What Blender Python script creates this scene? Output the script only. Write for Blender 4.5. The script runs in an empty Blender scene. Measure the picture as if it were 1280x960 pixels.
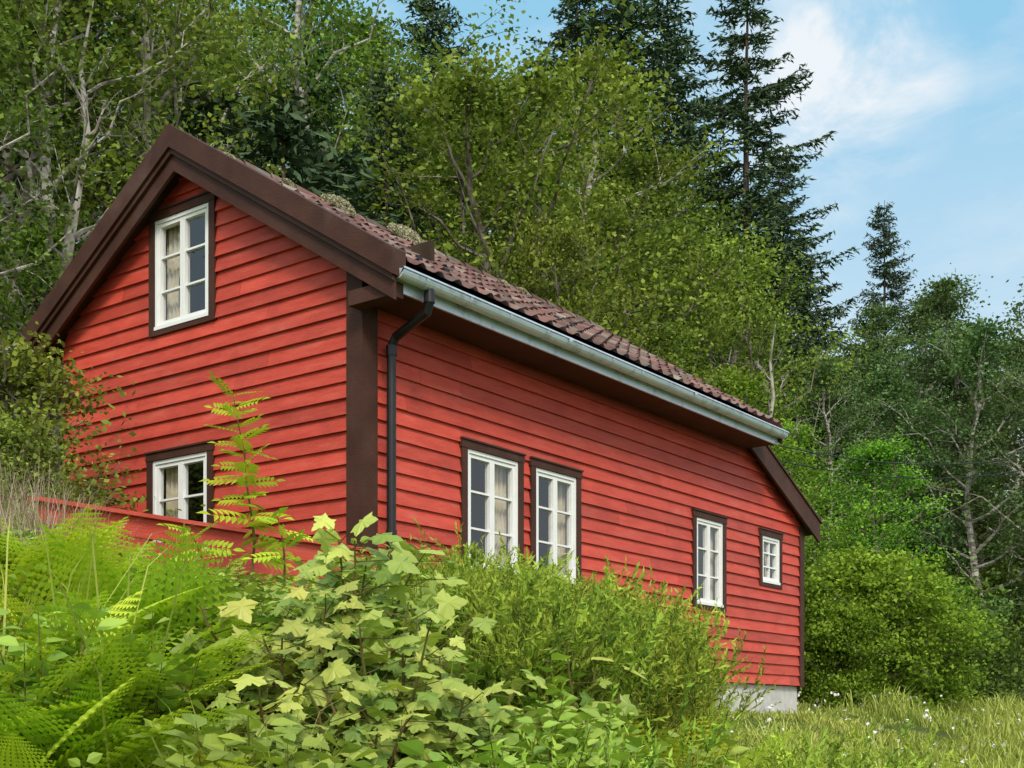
import bpy, math, numpy as np
from mathutils import Vector
rs = np.random.RandomState
def sm(a,b,x):
    t=np.clip((np.asarray(x,float)-a)/(b-a),0,1); return t*t*(3-2*t)
CX,CY,EYE=-8.226,-7.76,1.6
def W(r,d): return (CX+.8028*d+.5962*r, CY+.5962*d-.8028*r)
def BD(X,Y):
    dx=X-CX; dy=Y-CY; d=.8028*dx+.5962*dy; r=.5962*dx-.8028*dy
    return r/d if abs(d)>1e-6 else 9, d
def hY(X,Y): return Y-6+np.clip(X-14,0,66)*.35
def gh(X,Y):
    X=np.asarray(X,float);Y=np.asarray(Y,float)
    base=np.maximum(1.65+np.where(Y<-.5,.227*(Y+.5),0),0)
    bump=.8*(1-sm(-3,3,X))*sm(-6,-2,Y)
    q=np.maximum(hY(X,Y),0); hill=30*(1-np.exp(-.58*q*sm(0,4,q)/30))
    n=.05*np.sin(X*1.3+.7*Y)*np.sin(Y*1.1-.4*X)+.25*np.sin(X*.23+1)*np.sin(Y*.31)*sm(8,16,Y)
    return base+bump+hill+n
def g1(X,Y): return float(gh(X,Y))

# ---------------------------------------------------------------- mesh builder
class MB:
    def __init__(s): s.p=[]
    def add(s,V,F,m=0,t=.5):
        V=np.asarray(V,float).reshape(-1,3);F=np.asarray(F,int)
        if len(F)==0: return
        t=np.broadcast_to(np.asarray(t,float),(len(F),)); s.p.append((V,F,m,t))
    def build(s,name,mats,parent=None,smooth=False):
        vs=[];li=[];ls=[];mi=[];ti=[];vo=0;lo=0
        for V,F,m,t in s.p:
            vs.append(V);k=F.shape[1];li.append((F+vo).ravel());ls.append(lo+np.arange(len(F))*k)
            lo+=F.size;vo+=len(V);mi.append(np.full(len(F),m));ti.append(t)
        me=bpy.data.meshes.new(name)
        V=np.concatenate(vs);L=np.concatenate(li);S=np.concatenate(ls)
        me.vertices.add(len(V));me.vertices.foreach_set('co',V.ravel())
        me.loops.add(len(L));me.loops.foreach_set('vertex_index',L)
        me.polygons.add(len(S));me.polygons.foreach_set('loop_start',S)
        me.update(calc_edges=True)
        me.polygons.foreach_set('material_index',np.concatenate(mi))
        me.polygons.foreach_set('use_smooth',np.full(len(S),smooth))
        a=me.attributes.new('tint','FLOAT','FACE');a.data.foreach_set('value',np.concatenate(ti))
        for m in mats: me.materials.append(m)
        me.update()
        if parent=='MESH': return me
        o=bpy.data.objects.new(name,me);bpy.context.collection.objects.link(o)
        if parent is not None:o.parent=parent
        return o
def inst(name,me,loc,scale=1,rz=0,parent=None,tilt=(0,0)):
    o=bpy.data.objects.new(name,me);bpy.context.collection.objects.link(o)
    o.location=loc;o.scale=(scale,)*3 if not hasattr(scale,'__len__') else scale
    o.rotation_euler=(tilt[0],tilt[1],rz)
    if parent is not None:o.parent=parent
    return o
def empty(name):
    o=bpy.data.objects.new(name,None);bpy.context.collection.objects.link(o);return o
def unit(v): return v/np.maximum(np.linalg.norm(v,axis=-1,keepdims=True),1e-9)
def tube(P,R,n=6):
    P=np.asarray(P,float);R=np.asarray(R,float)
    T=unit(np.gradient(P,axis=0));ref=np.array([.31,.95,.1]) if abs(unit(P[-1]-P[0])[2])>.7 else np.array([0,0,1.])
    A=unit(np.cross(T,ref));B=np.cross(T,A)
    a=np.arange(n)*2*np.pi/n
    V=(P[:,None]+R[:,None,None]*(np.cos(a)[None,:,None]*A[:,None]+np.sin(a)[None,:,None]*B[:,None])).reshape(-1,3)
    i=np.arange(len(P)-1)[:,None]*n;j=np.arange(n)[None];k=(np.arange(n)[None]+1)%n
    F=np.stack([i+j,i+k,i+n+k,i+n+j],-1).reshape(-1,4)
    return V,F
def rhombs(P,ax,nm,L,Wd):
    b=unit(np.cross(nm,ax))
    L=np.asarray(L)[:,None] if np.ndim(L) else L; Wd=np.asarray(Wd)[:,None] if np.ndim(Wd) else Wd
    V=np.stack([P-ax*L*.5,P+b*Wd*.5-ax*L*.08,P+ax*L*.5,P-b*Wd*.5-ax*L*.08],1).reshape(-1,3)
    return V,np.arange(len(P)*4).reshape(-1,4)
def scat(TV,TF,P,ax,nm,S):
    """place template (leaf along +y, normal +z)"""
    nm=unit(nm-ax*np.sum(nm*ax,-1,keepdims=True));b=np.cross(ax,nm)
    V=P[:,None]+S[:,None,None]*(TV[None,:,0:1]*b[:,None]+TV[None,:,1:2]*ax[:,None]+TV[None,:,2:3]*nm[:,None])
    F=(TF[None]+(np.arange(len(P))*len(TV))[:,None,None]).reshape(-1,TF.shape[1])
    return V.reshape(-1,3),F

# ---------------------------------------------------------------- materials
def newmat(name):
    m=bpy.data.materials.new(name);m.use_nodes=True;nt=m.node_tree
    for n in list(nt.nodes):nt.nodes.remove(n)
    out=nt.nodes.new('ShaderNodeOutputMaterial');return m,nt,out
def N(nt,t,**k):
    n=nt.nodes.new(t)
    for a,b in k.items():
        if a in n.inputs: n.inputs[a].default_value=b
        else: setattr(n,a,b)
    return n
def c4(c): return (c[0],c[1],c[2],1)
def mixc(nt,fac,a,b,mode='MIX'):
    n=nt.nodes.new('ShaderNodeMix');n.data_type='RGBA';n.blend_type=mode
    for s,v in ((n.inputs[0],fac),(n.inputs[6],a),(n.inputs[7],b)):
        if isinstance(v,bpy.types.NodeSocket): nt.links.new(v,s)
        else: s.default_value=v if not hasattr(v,'__len__') else c4(v)
    return n.outputs[2]
def mth(nt,op,a,b=0.,clamp=False):
    n=nt.nodes.new('ShaderNodeMath');n.operation=op;n.use_clamp=clamp
    for s,v in ((n.inputs[0],a),(n.inputs[1],b)):
        if isinstance(v,bpy.types.NodeSocket):nt.links.new(v,s)
        else:s.default_value=v
    return n.outputs[0]
def noise(nt,scale,detail=4,stretch=None,rough=.6):
    tc=N(nt,'ShaderNodeTexCoord');mp=N(nt,'ShaderNodeMapping');nt.links.new(tc.outputs['Object'],mp.inputs[0])
    if stretch:mp.inputs['Scale'].default_value=stretch
    n=N(nt,'ShaderNodeTexNoise');n.inputs['Scale'].default_value=scale;n.inputs['Detail'].default_value=detail;n.inputs['Roughness'].default_value=rough
    nt.links.new(mp.outputs[0],n.inputs['Vector']);return n.outputs['Fac']
def ramp(nt,f,a,b):
    n=nt.nodes.new('ShaderNodeMapRange');n.inputs[1].default_value=a;n.inputs[2].default_value=b;nt.links.new(f,n.inputs[0]);return n.outputs[0]
def surf(name,c1,c2,scale=3,stretch=None,rough=.6,spec=.3,bump=.0,bscale=40,bstretch=None,metal=0,tint=0,c3=None,c3s=1.2,c3r=(.6,.75),c4_=None,c4s=1,c4st=None,c4r=(.6,.8)):
    m,nt,out=newmat(name);p=N(nt,'ShaderNodeBsdfPrincipled')
    f=ramp(nt,noise(nt,scale,3,stretch),.3,.7);col=mixc(nt,f,c1,c2)
    if c3: col=mixc(nt,ramp(nt,noise(nt,c3s,5),*c3r),col,c3)
    if c4_: col=mixc(nt,ramp(nt,noise(nt,c4s,4,c4st),*c4r),col,c4_)
    if tint:
        at=N(nt,'ShaderNodeAttribute');at.attribute_name='tint'
        v=mth(nt,'ADD',mth(nt,'MULTIPLY',at.outputs['Fac'],tint),1-tint/2)
        hs=N(nt,'ShaderNodeHueSaturation');nt.links.new(v,hs.inputs['Value']);nt.links.new(col,hs.inputs['Color']);col=hs.outputs[0]
    nt.links.new(col,p.inputs['Base Color']);p.inputs['Roughness'].default_value=rough
    p.inputs['Specular IOR Level'].default_value=spec;p.inputs['Metallic'].default_value=metal
    if bump:
        b=N(nt,'ShaderNodeBump');b.inputs['Strength'].default_value=bump;b.inputs['Distance'].default_value=.01
        nt.links.new(noise(nt,bscale,3,bstretch),b.inputs['Height']);nt.links.new(b.outputs[0],p.inputs['Normal'])
    nt.links.new(p.outputs[0],out.inputs[0]);return m
def plain(name,c1,c2,scale=3,stretch=None):
    m,nt,out=newmat(name);p=N(nt,'ShaderNodeBsdfDiffuse');nt.links.new(mixc(nt,ramp(nt,noise(nt,scale,2,stretch),.42,.58),c1,c2),p.inputs[0]);nt.links.new(p.outputs[0],out.inputs[0]);return m
def leafmat(name,dark,light,trans=.3,rough=.5,spec=.3,var=.2,gloss=False):
    m,nt,out=newmat(name);at=N(nt,'ShaderNodeAttribute');at.attribute_name='tint'
    col=mixc(nt,at.outputs['Fac'],dark,light)
    oi=N(nt,'ShaderNodeObjectInfo');hs=N(nt,'ShaderNodeHueSaturation')
    nt.links.new(mth(nt,'ADD',mth(nt,'MULTIPLY',oi.outputs['Random'],.04),.479),hs.inputs['Hue'])
    nt.links.new(mth(nt,'ADD',mth(nt,'MULTIPLY',oi.outputs['Random'],var*2),1-var),hs.inputs['Value'])
    nt.links.new(col,hs.inputs['Color']);col=hs.outputs[0]
    if gloss:
        p=N(nt,'ShaderNodeBsdfPrincipled');nt.links.new(col,p.inputs['Base Color']);p.inputs['Roughness'].default_value=rough;p.inputs['Specular IOR Level'].default_value=spec
    else:
        p=N(nt,'ShaderNodeBsdfDiffuse');nt.links.new(col,p.inputs[0])
    if trans>0:
        tr=N(nt,'ShaderNodeBsdfTranslucent');nt.links.new(mixc(nt,1.,col,(1.15,1.15,.6),'MULTIPLY'),tr.inputs[0])
        mx=N(nt,'ShaderNodeMixShader');mx.inputs[0].default_value=trans
        nt.links.new(p.outputs[0],mx.inputs[1]);nt.links.new(tr.outputs[0],mx.inputs[2]);nt.links.new(mx.outputs[0],out.inputs[0])
    else: nt.links.new(p.outputs[0],out.inputs[0])
    return m

M={}
M['red']=surf('red_paint',(.48,.052,.030),(.61,.082,.050),2.4,(1,1,6),.5,.42,.7,16,(1,1,16),tint=.36,c3=(.40,.050,.034),c3s=2.2,c3r=(.52,.8),c4_=(.60,.135,.095),c4s=1.3,c4st=(1,1,5),c4r=(.54,.85))
M['brown']=surf('brown_paint',(.048,.019,.012),(.078,.032,.021),3,None,.6,.2,.4,18,(1,1,6),c3=(.11,.065,.05),c3r=(.56,.8))
M['white']=surf('white_paint',(.78,.78,.76),(.84,.84,.82),6,None,.45,.4,0,30,c3=(.66,.65,.6),c3s=9,c3r=(.62,.8))
M['tile']=surf('clay_tile',(.11,.055,.047),(.20,.105,.088),5,None,.8,.2,.5,60,tint=.8,c3=(.20,.18,.145),c3s=3,c3r=(.48,.66))
M['gutter']=surf('gutter_metal',(.50,.59,.68),(.62,.70,.78),4,(1,6,6),.32,.5,0,c3=(.32,.35,.38),c3s=7,c3r=(.53,.75),metal=.25)
M['black']=surf('black_metal',(.010,.010,.011),(.016,.016,.018),8,None,.4,.35)
M['concrete']=surf('concrete',(.46,.45,.42),(.60,.59,.56),6,None,.9,.1,.5,30,c3=(.24,.24,.19),c3r=(.52,.7))
M['moss']=plain('moss',(.20,.19,.10),(.52,.49,.34),18)
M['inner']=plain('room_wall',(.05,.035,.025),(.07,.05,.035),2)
M['curtain']=plain('curtain_cloth',(.62,.52,.36),(.72,.63,.48),7)
M['bark']=plain('bark',(.09,.075,.06),(.22,.19,.16),6,(1,1,.4))
M['birchbark']=plain('birch_bark',(.50,.47,.42),(.18,.16,.13),3,(1,1,4))
M['spbark']=plain('spruce_bark',(.06,.045,.035),(.13,.10,.08),8,(1,1,.4))
M['dead']=plain('dead_wood',(.40,.37,.33),(.20,.17,.14),4,(1,1,.4))
M['stem']=plain('green_stem',(.10,.12,.03),(.14,.10,.04),8)
M['ground']=surf('ground_soil_grass',(.045,.07,.018),(.11,.16,.035),1.5,None,.95,.05,0,20,c3=(.07,.055,.03),c3s=.9,c3r=(.55,.75))
L={}
L['birch']=leafmat('birch_leaves',(.030,.068,.016),(.29,.40,.085))  # dark leaf colours here and below deepened: shade of foliage gaps put into tint
L['willow']=leafmat('willow_leaves',(.040,.080,.016),(.40,.50,.09))
L['bright']=leafmat('bright_leaves',(.055,.14,.014),(.36,.58,.07),var=.1)
L['grey']=leafmat('greyish_leaves',(.032,.066,.026),(.23,.34,.12))
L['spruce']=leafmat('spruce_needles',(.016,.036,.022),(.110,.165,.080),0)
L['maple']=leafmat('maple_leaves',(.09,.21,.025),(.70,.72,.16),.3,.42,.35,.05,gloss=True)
L['fern']=leafmat('fern_leaves',(.20,.34,.02),(.68,.76,.08),.35,var=.1)
L['broom']=leafmat('broom_leaves',(.06,.13,.020),(.48,.60,.08),.25)
L['herb']=leafmat('herb_leaves',(.05,.13,.018),(.45,.58,.09),.28,.5,.3,.2,gloss=True)
L['grass']=leafmat('grass_blades',(.15,.24,.03),(.58,.63,.18),.3)
L['dry']=leafmat('dry_grass_blades',(.26,.18,.14),(.55,.47,.34),.2)
L['rowan']=leafmat('rowan_leaves',(.20,.34,.02),(.54,.66,.06),.35)
L['flower']=leafmat('flower_petals',(.75,.75,.7),(.8,.8,.8),0,var=.02)
m,nt,out=newmat('window_glass');lw=N(nt,'ShaderNodeLayerWeight');lw.inputs[0].default_value=.5
f=mth(nt,'ADD',mth(nt,'MULTIPLY',mth(nt,'POWER',lw.outputs['Facing'],3.),.6),.09,True)
tp=N(nt,'ShaderNodeBsdfTransparent');tp.inputs[0].default_value=(.9,.92,.92,1);gl=N(nt,'ShaderNodeBsdfGlossy');gl.inputs['Roughness'].default_value=.03
mx=N(nt,'ShaderNodeMixShader');nt.links.new(f,mx.inputs[0]);nt.links.new(tp.outputs[0],mx.inputs[1]);nt.links.new(gl.outputs[0],mx.inputs[2]);nt.links.new(mx.outputs[0],out.inputs[0]);M['glass']=m

# ---------------------------------------------------------------- terrain
def axis(lo,hi,a,b,fine):
    c=list(np.arange(a,b+1e-6,fine));s=fine;x=a
    L_=[]
    while x>lo: s*=1.25;x-=s;L_.append(x)
    R_=[];s=fine;x=c[-1]
    while x<hi: s*=1.25;x+=s;R_.append(x)
    return np.array(L_[::-1]+c+R_)
ax=axis(-900,900,-12,60,.4);ay=axis(-900,900,-10,45,.4)
XX,YY=np.meshgrid(ax,ay);ZZ=gh(XX,YY);nx,ny=len(ax),len(ay)
i=np.arange(ny-1)[:,None]*nx+np.arange(nx-1)[None]
mb=MB();mb.add(np.stack([XX,YY,ZZ],-1).reshape(-1,3),np.stack([i,i+1,i+nx+1,i+nx],-1).reshape(-1,4))
mb.build('ground',[M['ground']],smooth=True)

# ---------------------------------------------------------------- house
house=empty('red_wooden_house')
def long_(s,z,o): return np.stack([np.asarray(s,float),-np.asarray(o,float)+0*np.asarray(s),np.asarray(z,float)+0*np.asarray(s)],-1)
def gab_(s,z,o): return np.stack([-np.asarray(o,float)+0*np.asarray(s),np.asarray(s,float),np.asarray(z,float)+0*np.asarray(s)],-1)
BF=np.array([[0,1,2,3],[4,7,6,5],[0,4,5,1],[1,5,6,2],[2,6,7,3],[3,7,4,0]])
def hexa(mb,mp,c,of,ob,m=0,t=.5):
    s=np.array([q[0] for q in c]);z=np.array([q[1] for q in c])
    V=np.concatenate([mp(s,z,np.array(of)),mp(s,z,np.full(4,ob))]);mb.add(V,BF,m,t)
def box(mb,mp,s0,s1,z0,z1,o0,o1,m=0,t=.5): hexa(mb,mp,[(s0,z0),(s1,z0),(s1,z1),(s0,z1)],[o1]*4,o0,m,t)
def boards(mb,mp,ext,zb,zt,wins,e,seed,maxj=3):
    r=rs(seed);z=zb
    while z<zt-1e-4:
        z2=min(z+e,zt);a0,b0=ext(z);a1,b1=ext(z2)
        ws=[w for w in wins if w[2]<z2 and w[3]>z]
        for _ in range(r.randint(0,maxj)):
            j=r.uniform(a0+.4,b0-.4) if b0-a0>2 else None
            if j and all(j<w[0]-.1 or j>w[1]+.1 for w in ws): ws.append((j,j+.004,z-1,z2+1))
        ws.sort();zz=z;bt=r.uniform(.024,.033);wob=r.uniform(-.004,.004)
        def o(zq): return .008+bt*(1-(zq-zz)/e)
        def piece(sa0,sb0,sa1,sb1,za,zc):
            if sb0-sa0<.002 and sb1-sa1<.002:return
            hexa(mb,mp,[(sa0,za+wob),(sb0,za-wob*.5),(sb1,zc),(sa1,zc)],[o(za),o(za),o(zc),o(zc)],-.012,0,r.rand())
        c0,c1=a0,a1
        for w in ws:
            piece(c0,w[0],c1,w[0],z,z2)
            if z<w[2]:piece(w[0],w[1],w[0],w[1],z,min(z2,w[2]))
            if z2>w[3]:piece(w[0],w[1],w[0],w[1],max(z,w[3]),z2)
            c0=c1=w[1]
        piece(c0,b0,c1,b1,z,z2);z=z2
AP=2.29;AZ=7.27;SL=.632
def zt(Y): return AZ-SL*abs(Y-AP)
winL=[(1.357,2.366,3.03,4.32),(2.50,3.44,3.03,4.32),(6.0,6.90,3.02,4.25),(7.92,8.63,3.46,4.24)]
winG=[(1.915,2.92,5.49,6.73),(1.94,2.955,3.0,4.30)]
BK=4.42
def extL(z):
    if z<=4.48:b=9.35
    elif z<5.40:b=9.35-(z-4.48)/.447
    else:b=7.28
    return 0.0,b
def extG(z):
    z=z+.17
    a=0.;b=BK
    if z>zt(0):a=AP-(AZ-z)/SL
    if z>zt(BK):b=AP+(AZ-z)/SL
    return min(a,AP),max(b,AP)
mb=MB();boards(mb,long_,extL,2.1,5.64,winL,.146,1);boards(mb,gab_,extG,2.1,AZ-.17,winG,.148,2,2)
mb.build('clapboard_walls',[M['red']],house)
mb=MB()
def bx(mb,x0,x1,y0,y1,z0,z1,m=0,t=.5):
    V=[(x0,y0,z0),(x1,y0,z0),(x1,y1,z0),(x0,y1,z0),(x0,y0,z1),(x1,y0,z1),(x1,y1,z1),(x0,y1,z1)]
    mb.add(V,[[0,3,2,1],[4,5,6,7],[0,1,5,4],[1,2,6,5],[2,3,7,6],[3,0,4,7]],m,t)
bx(mb,.0,9.35,BK-.02,BK+.02,2.1,5.7);bx(mb,9.31,9.35,0.02,BK-.02,2.1,4.47)
mb.add([(7.25,.02,2.2),(7.25,BK-.03,2.2),(7.25,BK-.03,5.6),(7.25,AP,7.05),(7.25,.02,5.6)],[[0,1,2,3,4]])
mb.build('rear_walls',[M['red']],house)
mb=MB();bx(mb,.03,9.30,.03,BK-.05,.9,2.09);mb.build('foundation',[M['concrete']],house)
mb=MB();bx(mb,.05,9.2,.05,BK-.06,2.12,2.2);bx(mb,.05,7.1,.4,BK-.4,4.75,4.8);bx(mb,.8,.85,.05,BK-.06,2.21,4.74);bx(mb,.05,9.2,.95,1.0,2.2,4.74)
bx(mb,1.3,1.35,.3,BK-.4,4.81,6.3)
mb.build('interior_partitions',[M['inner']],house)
mb=MB()
box(mb,long_,-.045,.155,2.08,5.62,.0,.046);box(mb,gab_,.002,.15,2.08,5.62,.0,.043)
box(mb,long_,9.25,9.39,2.08,4.46,.0,.046);bx(mb,9.352,9.39,.0,.14,2.08,4.44)
def barge(x0,x1,top,bot,y0,y1):
    for a,b in ((y0,AP),(AP,y1)):
        c=[(a,zt(a)-bot),(b,zt(b)-bot),(b,zt(b)+top),(a,zt(a)+top)]
        V=[(x0,q[0],q[1]) for q in c]+[(x1,q[0],q[1]) for q in c];mb.add(V,BF)
barge(-.27,-.235,.09,.15,-.60,4.74);barge(-.234,-.20,.03,.31,-.585,4.72)
barge(-.30,-.12,.125,.095,-.62,4.76)
barge(7.44,7.475,.05,.2,-.58,4.7)
bx(mb,-.197,-.048,-.53,-.02,5.20,5.33)
def zl(X): return 4.48+.17+.447*(9.35-X)
c=[(7.30,zl(7.30)-.27),(9.68,zl(9.68)-.27),(9.68,zl(9.68)+.03),(7.30,zl(7.30)+.03)]
hexa(mb,long_,c,[.17]*4,.135);c=[(7.30,zl(7.30)+.03),(9.72,zl(9.72)+.03),(9.72,zl(9.72)+.06),(7.30,zl(7.30)+.06)];hexa(mb,long_,c,[.19]*4,.08)
bx(mb,-.0,7.43,-.49,-.05,5.26,5.285)
mb.build('trim_boards',[M['brown']],house)
mb=MB()
for y0,y1 in ((-.50,AP),(AP,4.70)):
    V=[(x,y,zt(y)+dz) for x in(-.2,7.44) for (y,dz) in ((y0,-.16),(y1,-.16),(y1,0),(y0,0))]
    mb.add(V,BF)
V=[(x,y,zl(x)+dz) for y in(-.13,BK+.2) for (x,dz) in ((7.29,-.16),(9.66,-.16),(9.66,0),(7.29,0))];mb.add(V,BF)
mb.build('roof_deck',[M['brown']],house)
def tiles(mb,x0,x1,org,up,nrm,ln,course,seed,xdir=np.array([1,0,0.])):
    r=rs(seed);step=.03;X=np.arange(x0,x1+.001,step);tid=((X-x0)/.24).astype(int);nc=int(ln/course)
    rows=[];tt=[]
    wave=.020*np.cos(2*np.pi*(X-x0)/.24)+.007*np.cos(4*np.pi*(X-x0)/.24)
    for k in range(nc):
        jl=r.uniform(-.006,.008,tid.max()+1)[tid];js=r.uniform(-.012,.012,tid.max()+1)[tid]
        for s,l in ((k*course,.036),(min((k+1)*course+.01,ln+.02),.004)):
            off=wave+l+.022+jl
            rows.append(org+X[:,None]*xdir+(s+js)[:,None]*up+off[:,None]*nrm)
        tv=r.rand(tid.max()+1)[tid][:-1];tt+= [tv,tv*.2]
    V=np.array(rows).reshape(-1,3);n=len(X)
    i=np.arange(len(rows)-1)[:,None]*n+np.arange(n-1)[None]
    mb.add(V,np.stack([i,i+1,i+n+1,i+n],-1).reshape(-1,4),0,np.concatenate(tt[:-1]))
mb=MB();th=math.atan(SL);c_,s_=math.cos(th),math.sin(th)
tiles(mb,-.12,7.42,np.array([0,-.57,zt(-.57)]),np.array([0,c_,s_]),np.array([0,-s_,c_]),2.86/c_,.34,3)
tiles(mb,-.12,7.42,np.array([0,4.75,zt(4.75)]),np.array([0,-c_,s_]),np.array([0,s_,c_]),2.46/c_,.34,4)
tl=math.atan(.447);c2,s2=math.cos(tl),math.sin(tl)
tiles(mb,-.05,4.55,np.array([9.66,0,zl(9.66)]),np.array([-c2,0,s2]),np.array([s2,0,c2]),2.33/c2,.34,5,np.array([0,1.,0]))
k=0
for x in np.arange(-.12,7.3,.36):
    a=np.linspace(-.2,np.pi+.2,9);V=[]
    for xx,rr in ((x,.105),(x+.38,.09)):
        V+= [(xx,AP+rr*math.cos(q),AZ-.01+rr*math.sin(q)) for q in a]
    mb.add(V,[[j,j+1,j+10,j+9] for j in range(8)],0,rs(k).rand());k+=1
mb.build('roof_tiles',[M['tile']],house,smooth=False)
# moss cushions, fuzzy
mb=MB();r=rs(8)
for (x,y,s) in ((1.80,2.15,.085),(1.98,2.2,.12),(2.85,2.1,.11),(3.05,2.15,.14),(3.28,2.05,.08),(1.1,2.1,.05),(4.6,1.9,.05),(.3,2.1,.04),(5.3,2.1,.05),(1.4,1.5,.04)):
    n=int(3500*s/.15);v=unit(r.normal(size=(n,3)));v[:,2]=np.abs(v[:,2]);q=s*(1+.22*np.sin(4*np.arctan2(v[:,1],v[:,0])+x*9)+r.normal(0,.05,n))
    P=np.stack([x+q*1.3*v[:,0],y+q*v[:,1],zt(y)+.08+q*.8*v[:,2]+SL*q*v[:,1]],1)
    a=unit(v+r.normal(0,.6,(n,3)));V,F=rhombs(P,a,unit(r.normal(size=(n,3))),.028,.018);mb.add(V,F,0)
mb.build('roof_moss',[M['moss']],house)
# gutter
mb=MB();gy,gz,gr=-.60,5.40,.068
a=np.linspace(np.pi,2*np.pi,11);prof=[(gy+gr*math.cos(q),gz+gr*1.15*math.sin(q)) for q in a]
prof=[(gy-gr-.012,gz-.006),(gy-gr-.012,gz+.008),(gy-gr,gz+.01)]+prof+[(gy+gr,gz+.02)]
inn=[(gy+(p[0]-gy)*.94,p[1]+.004) for p in prof[::-1]]
P2=prof+inn;n=len(P2);V=[(x,p[0],p[1]) for x in (-.2,7.46) for p in P2]
mb.add(V,[[j,(j+1)%n,n+(j+1)%n,n+j] for j in range(n)])
for x in (-.2,7.46):
    mb.add([(x,p[0],p[1]) for p in prof],[list(range(len(prof)))])
for x in (2.3,4.9):
    V,F=tube([(x-.03,gy,gz-.0),(x+.03,gy,gz-.0)],[gr*1.18]*2,20);V[:,2]=np.minimum(V[:,2],gz+.012);mb.add(V,F)
bx(mb,-.19,7.45,-.525,-.503,5.25,5.475)
for x in np.arange(.1,7.4,.6):
    q=[(gy+(gr+.006)*math.cos(t),gz+(gr*1.15+.006)*math.sin(t)) for t in a]
    V=[(x,p[0],p[1]) for p in q]+[(x+.03,p[0],p[1]) for p in q];mb.add(V,[[j,j+1,12+j,11+j] for j in range(10)])
mb.build('gutter',[M['gutter']],house,smooth=False)
mb=MB();x=.27
P=[(x-.06,-.60,5.36),(x-.06,-.60,5.22),(x-.05,-.57,5.15),(x,-.16,5.02),(x,-.11,4.95),(x,-.105,4.85),(x,-.105,1.9)]
V,F=tube(P,[.042]*7,14);mb.add(V,F)
for p in (((x-.06,-.60,5.30),(x-.06,-.60,5.22)),((x,-.105,4.95),(x,-.105,4.86)),((x,-.105,3.3),(x,-.105,3.24))):
    V,F=tube(p,[.05]*2,14);mb.add(V,F)
for xx,yy in ((.75,.0),(1.15,.0),(3.3,.2),(3.6,.2),(6.0,.2)):
    z0=zt(yy)+.06;mb.add([(xx,yy,z0),(xx+.03,yy,z0),(xx+.03,yy+.25,z0+.25*SL),(xx,yy+.25,z0+.25*SL)],[[0,1,2,3]])
    bx(mb,xx-.03,xx+.06,yy-.01,yy+.003,z0-.02,z0+.04)
mb.build('downspout_and_roof_hooks',[M['black']],house,smooth=False)
def window(name,mp,w,rows=3,sash=2,tw=.085,cols=1,seed=0,curt=True):
    s0,s1,z0,z1=w;r=rs(seed);mb=MB()
    box(mb,mp,s0-.01,s1+.01,z1-.075,z1,-.05,.052,0);box(mb,mp,s0,s0+tw,z0,z1-.077,-.05,.047,0);box(mb,mp,s1-tw,s1,z0,z1-.077,-.05,.047,0)
    box(mb,mp,s0+tw+.001,s1-tw-.001,z0,z0+.05,-.05,.044,0)
    box(mb,mp,s0-.015,s1+.015,z1+.001,z1+.018,-.01,.068,0)
    a,b,c,d=s0+tw+.002,s1-tw-.002,z0+.052,z1-.079
    fw=.035
    box(mb,mp,a,b,d-fw,d,-.06,.034,1);box(mb,mp,a,b,c,c+fw,-.06,.05,1);box(mb,mp,a,a+fw,c+fw+.001,d-fw-.001,-.06,.034,1);box(mb,mp,b-fw,b,c+fw+.001,d-fw-.001,-.06,.034,1)
    a+=fw+.002;b-=fw+.002;c+=fw+.002;d-=fw+.002
    ws=(b-a)/sash
    for k in range(sash):
        x0=a+k*ws+.002;x1=a+(k+1)*ws-.002;st=.036
        box(mb,mp,x0,x0+st,c,d,-.04,.022,1);box(mb,mp,x1-st,x1,c,d,-.04,.022,1)
        box(mb,mp,x0+st,x1-st,c,c+st+.01,-.04,.02,1);box(mb,mp,x0+st,x1-st,d-st,d,-.04,.02,1)
        for j in range(1,rows):
            zz=c+(d-c)*j/rows;box(mb,mp,x0+st,x1-st,zz-.010,zz+.010,-.03,.014,1)
        for j in range(1,cols):
            xx=x0+(x1-x0)*j/cols;box(mb,mp,xx-.010,xx+.010,c+st,d-st,-.03,.012,1)
        V=mp(np.array([x0+st,x1-st,x1-st,x0+st]),np.array([c,c,d,d]),np.full(4,-.012));mb.add(V,[[0,1,2,3]],2)
    if curt:
        for side in (0,1):
            n=40;wd=(b-a)*(.27 if side==0 else .36);xs=np.linspace(0,wd,n)
            zz=np.linspace(c-.05,d+.08,8);V=[]
            for q in zz:
                f=(q-c)/(d-c);sq=1-.3*math.exp(-((f-.35)/.25)**2)
                X=(a-.03+xs*sq) if side==0 else (b+.03-xs*sq)
                V.append(mp(X,np.full(n,q),-.12+.022*np.sin(xs*90+seed)+.006*np.sin(xs*31)))
            V=np.array(V).reshape(-1,3);i=np.arange(7)[:,None]*n+np.arange(n-1)[None]
            mb.add(V,np.stack([i,i+1,i+n+1,i+n],-1).reshape(-1,4),3)
    mb.build(name,[M['brown'],M['white'],M['glass'],M['curtain']],house)
for k,w in enumerate(winL): window('window_long_wall_%d'%(k+1),long_,w,seed=k,**({'sash':1,'cols':2,'tw':.07} if k==3 else {}))
for k,w in enumerate(winG): window('window_gable_%d'%(k+1),gab_,w,seed=9+k)
mb=MB();r=rs(4)
for k in range(5):
    z1=3.02-k*.155;bx(mb,-3.4,-.12,-.34,-.315,z1-.14,z1,0,r.rand())
bx(mb,-3.45,-.08,-.385,-.29,3.022,3.05,0,.9)
for x in (-3.3,-2.2,-1.2,-.25): bx(mb,x,x+.09,-.313,-.22,1.9,3.02,0,r.rand())
mb.build('red_plank_fence',[M['red']])

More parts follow.
